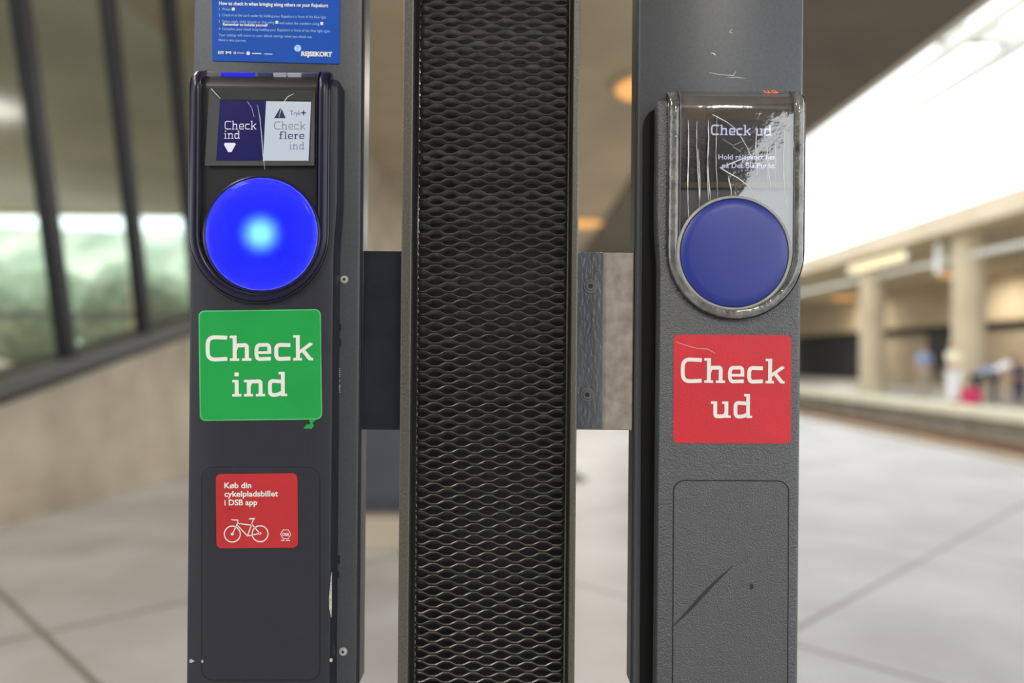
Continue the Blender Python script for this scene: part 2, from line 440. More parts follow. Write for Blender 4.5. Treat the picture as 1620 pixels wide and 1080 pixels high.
TL = math.tan(math.radians(12.2))
def lean(d, h):                # up the mullion
    return d - h * TL
for i, dm in enumerate(mul):
    zb = zs(dm) + .1; h = 5.0 - zb
    a, bq = dm - .045, dm + .045
    obj('mullion', hexa([wallpt(a, zs(a) + .05, 0.0), wallpt(bq, zs(bq) + .05, 0.0), wallpt(bq, zs(bq) + .05, .11), wallpt(a, zs(a) + .05, .11),
                         wallpt(lean(a, h), 5, 0.0), wallpt(lean(bq, h), 5, 0.0), wallpt(lean(bq, h), 5, .11), wallpt(lean(a, h), 5, .11)]), M['mullion'], win)
    if i < len(mul) - 1:
        a, bq = dm + .04, mul[i + 1] - .04
        ha, hb = 5 - zs(a) - .05, 5 - zs(bq) - .05
        obj('pane', hexa([wallpt(a, zs(a) + .05, .05), wallpt(bq, zs(bq) + .05, .05), wallpt(bq, zs(bq) + .05, .06), wallpt(a, zs(a) + .05, .06),
                          wallpt(lean(a, ha), 5, .05), wallpt(lean(bq, hb), 5, .05), wallpt(lean(bq, hb), 5, .06), wallpt(lean(a, ha), 5, .06)]), M['glass'], win)

# outside beyond the windows
o = obj('terrace', box(-40, -4.2, 3, 60, -1.2, 0.9), M['concrete_c']); struct(o, 'raised ground beyond the windows', 'ground')
o = obj('ceiling.001', box(-16, -4.21, -4, 19.5, 5.0, 5.5), M['soffit']); struct(o, 'concrete soffit beyond the windows', 'ceiling')
o = obj('bank', hexa([(-40, 27, .8), (-3.9, 27, .8), (-3.9, 40, .8), (-40, 40, .8), (-40, 33, 7.2), (-3.9, 31, 6.0), (-3.9, 40, 6.0), (-40, 40, 7.2)]), M['hill']); struct(o, 'grassy bank beyond the windows', 'bank')
o = obj('added_wall_front', box(-16, 4.4, -15, -14, -1.2, 7.0), M['rear']); struct(o, 'unseen building added behind the viewer to darken reflections', 'wall')  # out of view, sized to block sky and darken reflections
bal = thing('glass_balustrade', (-9, 13.2, 0.9), 'green glass balustrade with cream handrail seen through the windows', 'balustrade')
obj('handrail', cyl((-16, 13.2, 3.76), (-3.9, 13.2, 3.76), .07, n=12), M['handrail'], bal)
for i in range(5):
    x = -15.6 + i * 2.9
    obj('post', box(x - .05, x + .05, 13.16, 13.24, 0.9, 3.72), M['handrail'], bal)
    if i < 4: obj('glass_panel', box(x + .07, x + 2.83, 13.19, 13.21, 1.1, 3.66), M['glass'], bal)
obj('lower_rail', cyl((-16, 13.15, 1.9), (-3.9, 13.15, 1.9), .06, n=12), M['grey_steel'], bal)

def bush(loc, r, squash=0.85, seed=0):
    bm = bmesh.new(); bmesh.ops.create_icosphere(bm, subdivisions=4, radius=1.0)
    rnd = random.Random(seed); dirs = [(Vector((rnd.uniform(-1, 1), rnd.uniform(-1, 1), rnd.uniform(-.3, 1))).normalized(), rnd.uniform(.12, .3)) for _ in range(26)]
    for v in bm.verts:
        n = v.co.normalized(); q = 1.0
        for dv, am in dirs: q += am * max(0, n.dot(dv) - .78) / .22
        q += .05 * math.sin(23 * n.x + seed) * math.sin(19 * n.y) * math.sin(27 * n.z)
        v.co = n * q * r; v.co.z *= squash
    V = [v.co + Vector(loc) for v in bm.verts]; F = [tuple(v.index for v in f.verts) for f in bm.faces]
    bm.free(); return V, F
bl = ['pale green bush beyond the glass balustrade, left of the first mullion', 'large pale bush between the first and second window mullions, beyond the balustrade',
      'round bush beyond the balustrade, behind the second mullion', 'pale bush beyond the balustrade, just right of the second mullion', 'rightmost low bush beyond the balustrade, beside the dark post']
for i, (x, y, r) in enumerate([(-18.6, 22.5, 1.15), (-15.0, 22.6, 1.2), (-11.5, 22.4, 1.15), (-8.3, 22.5, .8), (-5.4, 22.4, .9)]):
    b = thing('bush', (x, y, .9), bl[i], 'bush', 'bushes beyond the windows')
    obj('foliage', bush((x, y, 1.0 + r * .9), r, 1.0, i), M['leaf'], b, smooth=True)
    obj('stem', cyl((x, y, .9), (x, y, 1.3), .09, .05, 10), M['rust'], b)

# near ceiling lights; the one behind the viewer is added front fill
for i, (y, lab) in enumerate([(-6.4, 'unseen fill light added behind the viewer'), (10.6 - D, 'round warm ceiling light seen beside the right post, nearer one'), (21.3 - D, 'round warm ceiling light seen just above the right bracket, farther one')]):
    t = thing('ceiling_light', (1.93, y, 5.0), lab, 'light', 'round warm ceiling lights over the platform and the added fill light')
    obj('lamp_rim', cyl((1.93, y, 4.93), (1.93, y, 5.0), .6, n=40), M['concrete_c'], t)
    obj('diffuser', cyl((1.93, y, 4.90), (1.93, y, 4.93), .52, n=40), M['warm'], t)
    li_ = bpy.data.lights.new('ceiling_lamp', 'AREA'); li_.shape = 'DISK'; li_.size = 1.0; li_.energy = (260 if y < 0 else 150 if y < 15 else 380); li_.color = (1, .94, .87)  # the lamp at y < 0 is the added fill
    lo = bpy.data.objects.new('ceiling_lamp', li_); C.objects.link(lo); lo.parent = t; lo.location = (0, 0, -.12)

for y, lab in [(-3.4, 'unseen fill light added on the left, just behind the viewer'), (-D, 'first unseen light added on the left, above the viewer'), (2.65 - D, 'second unseen light added on the left, in front of the viewer'), (5.3 - D, 'third unseen light added on the left, over the parapet')]:  # unseen row, added to light the mesh strand edges and the fronts
    t = thing('ceiling_light', (-3.0, y, 5.0), lab, 'light', 'unseen lights added on the left')
    obj('lamp_rim', cyl((-3.0, y, 4.93), (-3.0, y, 5.0), .6, n=40), M['concrete_c'], t)
    obj('diffuser', cyl((-3.0, y, 4.90), (-3.0, y, 4.93), .52, n=40), M['warm'], t)
    li_ = bpy.data.lights.new('ceiling_lamp', 'AREA'); li_.shape = 'DISK'; li_.size = 1.0; li_.energy = 170 if y < -2 else 60; li_.color = (1, .94, .87)  # lamp of the unseen lights added on the left
    lo = bpy.data.objects.new('ceiling_lamp', li_); C.objects.link(lo); lo.parent = t; lo.location = (0, 0, -.12)

# end of the hall
o = obj('wall_back', box(-9, 60, 70, 71, -1.2, 6), M['concrete_far']); struct(o, 'far end wall of the station', 'wall')

# track: sleepers' bed, rails
for k, (x, nm) in enumerate([(9.2, 'near'), (10.65, 'far')]):
    r = obj('track_rail', join(box(x - .035, x + .035, -25, 68, -.58, -.54), box(x - .012, x + .012, -25, 68, -.68, -.58), box(x - .07, x + .07, -25, 68, -.75, -.68)), M['rust'])
    tag(r, 'rusty running rail nearest to the near platform' if k == 0 else 'rusty running rail nearest to the far platform', 'rail', 'rails of the track')

# opposite platform
o = obj('floor.001', box(XO + .25, 40, -26, 70, -1.2, 0), M['floor']); struct(o, 'opposite platform floor', 'floor')
o = obj('trim_2', box(XO - .15, XO + .55, -26, 70, -.22, 0.015), M['coping']); struct(o, 'pale coping along the opposite platform edge', 'trim')
o = obj('trim_3', box(XE - .16, XE + .06, -26, 70, -.2, 0.012), M['edge']); struct(o, 'brown edge strip along the near platform', 'trim')
o = obj('ceiling.002', box(12.7, 40, 9, 70, 5.0, 5.6), M['concrete_far']); struct(o, 'concrete soffit over the opposite platform', 'ceiling')
XB = 22.0
o = obj('wall_right', box(XB, XB + .4, 16, 70, 0, 5.0), M['panel_far']); struct(o, 'pale panelled wall behind the opposite platform', 'wall')
o = obj('trim_4', box(XB - .5, XB, 16, 70, 3.0, 5.0), M['concrete_far']); struct(o, 'bulkhead above the opposite wall', 'trim')
o = obj('trim_5', box(XB - .1, XB, 16, 47, 2.65, 3.0), M['dark_far']); struct(o, 'dark strip under the bulkhead', 'trim')
def dpx(px): return (XB - .1) * FPX / (px - 810.0) - D
o = obj('door_1', join(box(XB - .14, XB, dpx(1358), dpx(1262), 0, 3.1), *[box(XB - .17, XB - .14, y, y + .12, 0.05, 3.05) for y in [dpx(1358) + .2 + .35 * q for q in range(24)]]), M['dark_far']); struct(o, 'dark louvred gate behind the opposite platform', 'door')
o = obj('door_2', join(box(XB - .12, XB, dpx(1508), dpx(1468), 0.5, 2.9), box(XB - .15, XB - .12, dpx(1508), dpx(1508) + .15, 0.5, 2.9)), M['dark_far']); struct(o, 'dark doorway left of the right column', 'door')

# columns
for y, lab in [(29.0, 'round concrete column on the opposite platform, left one beside the dark gate'), (22.9, 'round concrete column on the opposite platform, right one behind the people')]:
    t = thing('concrete_column', (13.6, y - D, 0), lab, 'column', 'columns on the opposite platform')
    obj('shaft', cyl((13.6, y - D, 0), (13.6, y - D, 5.0), .44, n=40), M['concrete_far'], t, smooth=True)
    obj('base_ring', cyl((13.6, y - D, 0), (13.6, y - D, .12), .5, n=40), M['concrete_far'], t, smooth=True)

# suspended tray, hanger, lit sign, far ceiling lights
t = thing('cable_tray', (13.5, 24, 4.3), 'pale suspended cable tray under the opposite soffit', 'cable tray')
obj('tray', join(box(13.4, 13.62, 12, 62, 4.25, 4.29), box(13.4, 13.42, 12, 62, 4.29, 4.38), box(13.6, 13.62, 12, 62, 4.29, 4.38)), M['steel_white'], t)
for y in (14, 18, 30, 36, 42):
    obj('hanger', cyl((13.5, y, 4.38), (13.5, y, 5.0), .02, n=8), M['grey_steel'], t)
t = thing('loudspeaker_box', (13.4, 23.3, 4.0), 'white upright box hanging beside the cable tray', 'box')
obj('casing', box(13.2, 13.38, 23.0, 23.3, 3.9, 4.9), M['steel_white'], t, bevel=.02)
obj('bracket_arm', box(13.25, 13.33, 23.1, 23.2, 4.9, 5.0), M['grey_steel'], t)
t = thing('hanging_sign', (13.2, 26, 4.6), 'cream lit sign hanging under the opposite roof edge', 'sign')
obj('lit_face', box(13.0, 13.1, 24.6, 29.0, 4.55, 4.85), M['cream_lit'], t)
for y in (24.5, 29.0): obj('end_cap', box(12.98, 13.12, y, y + .1, 4.5, 4.9), M['grey_steel'], t)
for y in (25, 28.5): obj('hanger', box(13.03, 13.07, y, y + .05, 4.85, 5.0), M['grey_steel'], t)
for x, y, lab in [(19.2, 33.0 - D, 'warm round ceiling light on the opposite soffit, above the right column'), (19.9, 46.0 - D, 'warm round ceiling light on the opposite soffit, left one beside the post')]:
    t = thing('ceiling_light', (x, y, 5.0), lab, 'light', 'round warm lights on the opposite soffit')
    obj('lamp_rim', cyl((x, y, 4.93), (x, y, 5.0), .85, n=32), M['concrete_far'], t)
    obj('diffuser', cyl((x, y, 4.88), (x, y, 4.93), .75, n=32), M['warm'], t)
    li_ = bpy.data.lights.new('ceiling_lamp', 'AREA'); li_.shape = 'DISK'; li_.size = 1.4; li_.energy = 260; li_.color = (1, .90, .76)
    lo = bpy.data.objects.new('ceiling_lamp', li_); C.objects.link(lo); lo.parent = t; lo.location = (0, 0, -.14)

# skylight steel over the track
for k, x in enumerate((6.4, 7.3)):
    r = obj('skylight_rail', box(x - .06, x + .06, -9, 66, 5.7, 5.9), M['beam']); struct(r, 'pale skylight rail over the track', 'rail')
for k in range(2):
    y = 3.2 + k * 7.4
    r = obj('skylight_beam', box(5.0, 12.7, y - .09, y + .09, 5.9, 6.15), M['beam']); struct(r, 'pale skylight cross beam over the track', 'beam')

# slate cabinet on a concrete plinth, seen through the left gap
yc = 4.95 - D
t = thing('ticket_cabinet', (-.95, yc, 0), 'slate grey cabinet on a concrete plinth behind the left gap', 'cabinet')
obj('body', box(-1.5, -.35, yc, yc + .6, .19, 1.25), M['cabinet'], t, bevel=.02)
obj('door_panel', box(-1.42, -.43, yc - .02, yc, .26, 1.18), M['cabinet'], t, bevel=.006)
obj('handle', box(-.56, -.52, yc - .05, yc - .02, .7, .86), M['grey_steel'], t)
obj('plinth', box(-1.65, -.22, yc - .2, yc + .7, 0, .19), M['concrete'], t, bevel=.01)
# dark stand whose tapered foot peeks out right of the mesh pillar
ys = 7.6 - D
t = thing('sign_stand', (.5, ys, 0), 'dark stand with a tapered foot peeking out beside the mesh pillar', 'stand')
obj('foot', cyl((.5, ys, 0), (.5, ys, .12), .27, .05, 32), M['paint_dark'], t, smooth=True)
obj('pole', cyl((.5, ys, .12), (.5, ys, 1.05), .03, n=16), M['paint_dark'], t, smooth=True)

# ================================================================ people on the opposite platform
def skin_mesh(name, joints, edges, m, parent, root, sub=2):
    names = list(joints); off = root_of(parent)
    me = bpy.data.meshes.new(name)
    me.from_pydata([Vector(joints[n][0]) - off for n in names], [(names.index(a), names.index(b)) for a, b in edges], [])
    me.materials.append(m)
    o = bpy.data.objects.new(name, me); C.objects.link(o); o.parent = parent
    me.skin_vertices if me.skin_vertices else None
    sm = o.modifiers.new('skin', 'SKIN'); sm.use_smooth_shade = True
    if not me.skin_vertices:
        bm = bmesh.new(); bm.from_mesh(me); bm.verts.layers.skin.verify(); bm.to_mesh(me); bm.free()
    for i, n in enumerate(names):
        sv = me.skin_vertices[0].data[i]; r = joints[n][1]
        sv.radius = r if isinstance(r, tuple) else (r, r); sv.use_root = (n == root)
    o.modifiers.new('sub', 'SUBSURF').levels = sub
    o.modifiers['sub'].render_levels = sub
    return o

def person(loc, yaw, label, top, bottom, hair, lean_f=0.0, arms='down', sit=False, skirt=False, bag=None, h=1.68):
    t = thing('person', loc, label, 'person', None)
    k = h / 1.72
    def R(x, y, z): # local: facing -y
        z *= k; x *= k; y *= k
        if lean_f and z > .95 * k:
            dz = z - .95 * k; y -= math.sin(lean_f) * dz; z = .95 * k + math.cos(lean_f) * dz
        if sit: z -= .45 * k
        c, s = math.cos(yaw), math.sin(yaw)
        return Vector((loc[0] + x * c - y * s, loc[1] + x * s + y * c, loc[2] + z))
    J, E = {}, []
    J['pelvis'] = (R(0, 0, .95), (.135, .10)); J['waist'] = (R(0, 0, 1.10), (.12, .09)); J['chest'] = (R(0, 0, 1.30), (.15, .10)); J['neckb'] = (R(0, 0, 1.45), (.07, .06)); J['neck'] = (R(0, -.01, 1.50), .05)
    J['jaw'] = (R(0, -.03, 1.56), (.06, .07)); J['head'] = (R(0, -.02, 1.63), (.078, .095)); J['crown'] = (R(0, -.01, 1.70), (.055, .065)); J['nose'] = (R(0, -.125, 1.60), .014)
    E += [('pelvis', 'waist'), ('waist', 'chest'), ('chest', 'neckb'), ('neckb', 'neck'), ('neck', 'jaw'), ('jaw', 'head'), ('head', 'crown'), ('head', 'nose')]
    for s, q in ((-1, 'l'), (1, 'r')):
        J['sh' + q] = (R(.18 * s, 0, 1.41), .052)
        if arms == 'down': el, wr, ft = (.23 * s, .02, 1.12), (.24 * s, -.04, .88), (.24 * s, -.05, .74)
        elif arms == 'fwd': el, wr, ft = (.22 * s, -.10, 1.15), (.16 * s, -.30, 1.10), (.12 * s, -.40, 1.12)
        else: el, wr, ft = (.24 * s, -.06, 1.16), (.10 * s, -.22, 1.05), (.02 * s, -.25, 1.08)
        J['el' + q] = (R(*el), .042); J['wr' + q] = (R(*wr), .028)
        E += [('neckb', 'sh' + q), ('sh' + q, 'el' + q), ('el' + q, 'wr' + q)]
        wv, fv = Vector(wr), Vector(ft); J['pm' + q] = (R(*(wv * .45 + fv * .55)), (.038, .018)); E.append(('wr' + q, 'pm' + q))
        for fi in range(4):
            oy = (fi - 1.5) * .019
            tip = fv + Vector((0, oy, -.03 if arms == 'down' else .01)) * (1 if fi not in (0, 3) else .8)
            J['f%d%s' % (fi, q)] = (R(*(tip)), .009); E.append(('pm' + q, 'f%d%s' % (fi, q)))
        J['th' + q] = (R(*(wv * .4 + fv * .6 + Vector((-.03 * s, -.045, 0)))), .010); E.append(('pm' + q, 'th' + q))
        J['hip' + q] = (R(.09 * s, 0, .88), .085)
        if sit: kn, an, to = (.11 * s, -.42, .92), (.11 * s, -.44, .53), (.11 * s, -.58, .48)
        else: kn, an, to = (.10 * s, -.02 - .03 * s, .50), (.10 * s, .0 + .03 * s, .09), (.11 * s, -.13 + .03 * s, .035)
        J['kn' + q] = (R(*kn), .055); J['an' + q] = (R(*an), .036); J['to' + q] = (R(*to), (.04, .03))
        E += [('pelvis', 'hip' + q), ('hip' + q, 'kn' + q), ('kn' + q, 'an' + q), ('an' + q, 'to' + q)]
    body = skin_mesh('body', J, E, M['skin'], t, 'pelvis')
    def cloth(name, keys, edges, m, add, root):
        JJ = {}
        for n in keys:
            r = J[n][1]; r = r if isinstance(r, tuple) else (r, r)
            JJ[n] = (J[n][0], (r[0] + add, r[1] + add))
        return skin_mesh(name, JJ, edges, m, t, root)
    up = [e for e in E if all(n in ('pelvis', 'waist', 'chest', 'neckb', 'shl', 'shr', 'ell', 'elr') for n in e)]
    cloth('shirt', ['pelvis', 'waist', 'chest', 'neckb', 'shl', 'shr', 'ell', 'elr'], up, top, .016, 'pelvis')
    lo = [e for e in E if all(n in ('pelvis', 'hipl', 'hipr', 'knl', 'knr', 'anl', 'anr') for n in e)]
    cloth('trousers', ['pelvis', 'hipl', 'hipr', 'knl', 'knr', 'anl', 'anr'], lo, bottom, .014 if not skirt else .04, 'pelvis')
    for q in 'lr':
        a, b2 = J['an' + q][0], J['to' + q][0]
        skin_mesh('shoe', {'a': (a + Vector((0, 0, -.03)), .044), 'b': ((a + b2) / 2 + Vector((0, 0, -.02)), (.046, .035)), 'c': (b2 + Vector((0, 0, 0)), (.042, .03))}, [('a', 'b'), ('b', 'c')], M['shoe'], t, 'a', 1)
    hv = {'a': (R(0, .01, 1.73), (.075, .09)), 'b': (R(0, .05, 1.66), (.088, .075)), 'c': (R(0, .06, 1.55), (.07, .045))}
    skin_mesh('hair', hv, [('a', 'b'), ('b', 'c')], hair, t, 'a')
    for s in (-1, 1):
        e = R(.03 * s, -.112, 1.635); obj('eye', cyl(e, R(.03 * s, -.118, 1.635), .011, n=10), M['gap'], t)
    obj('mouth', cyl(R(-.022, -.10, 1.555), R(.022, -.10, 1.555), .007, n=8), M['lips'], t)
    return t
M['shoe'] = mat('shoe', (40, 38, 38), 0.5); M['lips'] = mat('lips', (170, 90, 84), 0.5)
M['cream'] = mat('cream_cloth', (236, 230, 206), 0.8); M['whitec'] = mat('white_cloth', (232, 234, 238), 0.8); M['lblue'] = mat('pale_blue_cloth', (150, 170, 208), 0.8)
M['navyc'] = mat('navy_cloth', (46, 54, 92), 0.8); M['slatec'] = mat('dark_cloth', (54, 58, 66), 0.8); M['beigec'] = mat('beige_cloth', (176, 164, 146), 0.8); M['pink'] = mat('magenta_cloth', (196, 44, 92), 0.7)
M['hairb'] = mat('brown_hair', (84, 66, 50), 0.6); M['hairg'] = mat('grey_hair', (168, 160, 148), 0.6)
def pxw(px, d): return Vector(((px - 810) / FPX * d, d - D, 0.0))
person(pxw(1508, 21.6), .3, 'person in cream top standing in front of the right column', M['cream'], M['whitec'], M['hairg'], arms='fold', skirt=True, h=1.74)
person(pxw(1462, 25.5), -.2, 'person in pale grey clothes standing left of the dark doorway', M['lblue'], M['beigec'], M['hairb'], h=1.7)
# bench on the far platform with a seated pair of legs leaning forward
p = pxw(1572, 21.6)
person(p, 1.15, 'person in white shirt and dark trousers leaning forward', M['whitec'], M['slatec'], M['hairb'], lean_f=.9, arms='fwd', h=1.6)
person(pxw(1546, 22.2), 1.2, 'person in pale blue shirt bending down beside a pink bag', M['lblue'], M['slatec'], M['hairb'], lean_f=1.15, arms='fwd', h=1.5)
person(pxw(1612, 22.5), -.4, 'person in navy jacket and navy trousers at the right edge', M['navyc'], M['navyc'], M['hairb'], h=1.25)
bp = pxw(1537, 21.3)
t = thing('travel_bag', bp, 'magenta bag standing on the opposite platform beside the bending person', 'bag')
obj('bag_body', box(bp.x - .22, bp.x + .22, bp.y - .14, bp.y + .14, .02, .46), M['pink'], t, bevel=.06, bseg=3)
v, f = ribbon2d([(-.1, .44), (-.09, .6), (.09, .6), (.1, .44)], .03)
obj('bag_handle', join(([Vector((bp.x + q[0], bp.y - .01, q[1])) for q in v], f), ([Vector((bp.x + q[0], bp.y + .01, q[1])) for q in v], f)), M['slatec'], t)

# ================================================================ validator posts
PY = 0.028            # depth of the post face behind the front plate
K0 = D / FPX

class Val: pass

def U_band(v, rings, s_top, fill=False, n_arc=40, n_up=30, bend=True):
    """U-shaped band or plate: rings = (radius px, height m); circle centre v.cx, v.cz; straight up to s_top"""
    idx = []
    for i in range(n_up + 1):
        idx.append(('l', i / n_up))
    for i in range(1, n_arc + 1):
        idx.append(('a', i / n_arc))
    V, F = [], []
    def pt(kind, q, r, h, sg):
        r = r * K0
        if kind == 'l': x, s = -r, s_top + (v.cz - s_top) * q
        else:
            a = math.pi + q * math.pi / 2; x, s = r * math.cos(a), v.cz + r * math.sin(a)
        return v.bend(v.cx - sg * x * -1 if False else v.cx + sg * x, s, h)
    m = len(idx)
    for sg in (1, -1):
        for (r, h) in rings:
            for kind, q in idx: V.append(pt(kind, q, r, h, sg))
    R = len(rings)
    def id_(sgi, k, i): return (sgi * R + k) * m + i
    for sgi in (0, 1):
        for k in range(R - 1):
            for i in range(m - 1):
                F.append((id_(sgi, k, i), id_(sgi, k, i + 1), id_(sgi, k + 1, i + 1), id_(sgi, k + 1, i)))
    if fill:
        for i in range(m - 1):
            F.append((id_(0, R - 1, i), id_(0, R - 1, i + 1), id_(1, R - 1, i + 1), id_(1, R - 1, i)))
    V, F = weld(V, F)
    return V, F

def weld(V, F, e=1e-6):
    mp, nv, re = {}, [], []
    for q in V:
        k = (round(q[0] / e), round(q[1] / e), round(q[2] / e))
        if k not in mp: mp[k] = len(nv); nv.append(q)
        re.append(mp[k])
    nf = []
    for f in F:
        g = []
        for i in f:
            j = re[i]
            if j not in g: g.append(j)
        if len(g) > 2: nf.append(tuple(g))
    return nv, nf

def disc(v, rings, n=72, cap=True):
    V, F = [], []
    for r, h in rings:
        for i in range(n):
            a = 2 * math.pi * i / n; V.append(Vector((v.dx + r * K0 * math.cos(a), -h, v.dz + r * K0 * math.sin(a))))
    for k in range(len(rings) - 1):
        for i in range(n):
            F.append((k * n + i, k * n + (i + 1) % n, (k + 1) * n + (i + 1) % n, (k + 1) * n + i))
    if cap: F.append(tuple((len(rings) - 1) * n + i for i in range(n)))
    return V, F

def make_validator(v):
    RB = 0.015
    ztop = W(v.cxp, v.topy, PY).z
    s1 = ztop - RB
    def bend(x, s, h):
        if s <= s1: return Vector((x, -h, s))
        a = (s - s1) / RB
        return Vector((x, RB - (RB + h) * math.cos(a), s1 + (RB + h) * math.sin(a)))
    v.bend = bend; v.s1 = s1; v.RB = RB
    c = W(v.cxp, v.cyp, 0); v.cx, v.cz = c.x, c.z
    c = W(v.dxp, v.dyp, -.009); v.dx, v.dz = c.x, c.z
    t = v.t
    # ---- post shell: flat front, tapering back
    xl, xr = W(v.post[0], 540, PY).x, W(v.post[1], 540, PY).x
    prof = [(xl, PY + .004), (xl + .0015, PY + .001), (xl + .004, PY), (xr - .004, PY), (xr - .0015, PY + .001), (xr, PY + .004), (xr - .004, PY + .012), (xr - .03, PY + .085), (xl + .03, PY + .085), (xl + .004, PY + .012)]
    n = len(prof)
    V = [Vector((p[0], p[1], z)) for z in (0.02, 1.78) for p in prof]
    F = [(i, (i + 1) % n, n + (i + 1) % n, n + i) for i in range(n)] + [tuple(range(n)), tuple(range(n, 2 * n))]
    obj('post_shell', (V, F), M['paint_post'], t, smooth=True, angle=25)
    obj('foot_plate', box(xl - .03, xr + .03, PY - .02, PY + .13, 0, .02), M['paint_dark'], t, bevel=.004)
    # rear rail running along the inner edge, ends above the foot
    zb = W(v.inner, v.railend, PY + .03).z
    xi = W(v.inner, 540, PY).x; sg = 1 if v.side == 'l' else -1
    xo = W(v.inner + sg * v.railpx, 540, PY + .036).x
    obj('rear_rail', box(min(xi - sg * .012, xo), max(xi - sg * .012, xo), PY + .0125, PY + .04, zb, 1.74), M['paint_dark'], t, bevel=.001)
    # ---- front plate with rolled top
    hl, hr = W(v.house[0], 560, 0).x, W(v.house[1], 560, 0).x
    zs_ = [0.62, 0.75]
    zs_ += [0.75 + (s1 - .75) * i / 60 for i in range(1, 61)]
    rows = [(s, 0) for s in zs_] + [(s1 + RB * a, a) for a in [math.pi / 2 * i / 14 for i in range(1, 15)]]
    zh0, zh1 = v.cz - 40 * K0, v.cz + 60 * K0
    hs = 58 * K0   # half side of the lamp opening
    V, F = [], []; NC = None
    for s, a in rows:
        q = min(1, max(0, (s - zh0) / (zh1 - zh0))); q = q * q * (3 - 2 * q)
        ex = q * v.head * K0
        inset = .010 * max(0, math.sin(a) - .5) ** 2 * 4 * .6 if a else 0
        L, R_ = hl - ex + inset, hr + ex - inset
        b = .0035
        fx = [(L, 1), (L, b), (L + .001, b * .35), (L + b, 0), (v.dx - hs, 0), (v.dx - hs * .33, 0), (v.dx + hs * .33, 0), (v.dx + hs, 0), (R_ - b, 0), (R_ - .001, b * .35), (R_, b), (R_, 1)]
        NC = len(fx)
        for x, off in fx:
            p = bend(x, s, 0)
            y = PY + .001 if off == 1 else p.y + off
            V.append(Vector((x, min(y, PY + .001), p.z)))
    for i in range(len(rows) - 1):
        zm = (rows[i][0] + rows[i + 1][0]) / 2
        for j in range(NC - 1):
            if v.lit and 4 <= j <= 6 and abs(zm - v.dz) < hs: continue
            F.append((i * NC + j, i * NC + j + 1, (i + 1) * NC + j + 1, (i + 1) * NC + j))
    F.append(tuple(range(NC)))
    obj('front_plate', (V, F), v.mplate, t, smooth=True, angle=35)
    # ---- display head
    st = s1 + RB * 1.25
    bz = obj('bezel', U_band(v, [(v.R, 0), (v.R, .0035), (v.R - 1.2, .0052), (v.R - 4, .0066), (v.R - 10, .0072), (v.R - 15.5, .0066), (v.R - 16.5, .0058), (v.R - 17, .002)], st), v.mbezel, t, smooth=True, angle=50)
    obj('bezel_lip', U_band(v, [(v.R + 1.6, 0), (v.R + 1.4, .0042), (v.R + .2, .0046), (v.R - .2, .003)], st), M['lip'], bz, smooth=True)
    obj('inner_lip', U_band(v, [(v.R - 16.2, .004), (v.R - 16.6, .0076), (v.R - 18.2, .0076), (v.R - 18.6, .004)], st), v.minner, bz, smooth=True)
    # surround with the round lamp opening
    r1 = (v.R - 17) * K0
    if v.lit:
        bm = bmesh.new(); pts = []
        ztp = s1
        outl = [(v.cx - r1, ztp)] + [(v.cx + r1 * math.cos(math.pi + math.pi * i / 40), v.cz + r1 * math.sin(math.pi + math.pi * i / 40)) for i in range(41)] + [(v.cx + r1, ztp)]
        hole = [(v.dx + 86 * K0 * math.cos(2 * math.pi * i / 60), v.dz + 86 * K0 * math.sin(2 * math.pi * i / 60)) for i in range(60)]
        for loop in (outl, hole):
            vs = [bm.verts.new((x, -.0022, z)) for x, z in loop]
            for i in range(len(vs)): bm.edges.new((vs[i], vs[(i + 1) % len(vs)]))
        bmesh.ops.triangle_fill(bm, edges=bm.edges[:], use_beauty=True)
        bm.verts.index_update(); V = [q.co.copy() for q in bm.verts]; F = [tuple(q.index for q in f.verts) for f in bm.faces]; bm.free()
        # rolled top of the surround
        n0 = len(V); na = 10
        for i in range(na + 1):
            for x in (v.cx - r1, v.cx + r1): V.append(bend(x, s1 + RB * 1.25 * i / na, .0022))
        F += [(n0 + 2 * i, n0 + 2 * i + 1, n0 + 2 * i + 3, n0 + 2 * i + 2) for i in range(na)]
        obj('display_surround', (V, F), v.mface, t)
    else:
        obj('display_surround', U_band(v, [(v.R - 17, .0022)], st, fill=True), v.mface, t)
    obj('clear_cover', U_band(v, [(v.R - 17.4, .0064), (v.R - 20, .0066)], st, fill=not v.lit, n_up=40) if not v.lit else clip_cover(v, st), v.mpane, t, smooth=True)
    # lamp disc
    if v.lit:
        obj('light_disc', disc(v, [(88, .004), (88, .0075), (86.5, .009), (80, .0098), (60, .0104), (30, .0107)]), M['disc_l'], t, smooth=True, angle=60)
        obj('disc_rim', disc(v, [(92, .004), (92, .0078), (90, .0086), (88.3, .0078), (88.3, .004)], cap=False), M['bezel_l'], t, smooth=True)
        V, F = disc(v, [(85, -.002), (85, -.0165)], cap=True)
        obj('lamp_cup', (V, F), M['cup'], t)
        for nm, kind, y, en, col in (('lamp_panel', 'AREA', .0125, 0.6, (0.0, 0.0, 1.0)), ('led_lamp', 'SPOT', .015, 0.042, (0.26, 0.80, 1.0))):
            li = bpy.data.lights.new(nm, kind); li.energy = en; li.color = col
            if kind == 'AREA': li.shape = 'DISK'; li.size = .1
            else: li.shadow_soft_size = .006; li.spot_size = math.radians(92); li.spot_blend = 1.0
            lo = bpy.data.objects.new(nm, li); C.objects.link(lo); lo.parent = t
            lo.location = Vector((v.dx, y, v.dz)) - Vector(t.location)
            lo.rotation_euler = (math.radians(-90), 0, 0)
    else:
        obj('touch_disc', disc(v, [(85, .004), (85, .0078), (83.5, .0088), (70, .0096), (40, .0103), (15, .0105)]), M['disc_r'], t, smooth=True, angle=60)
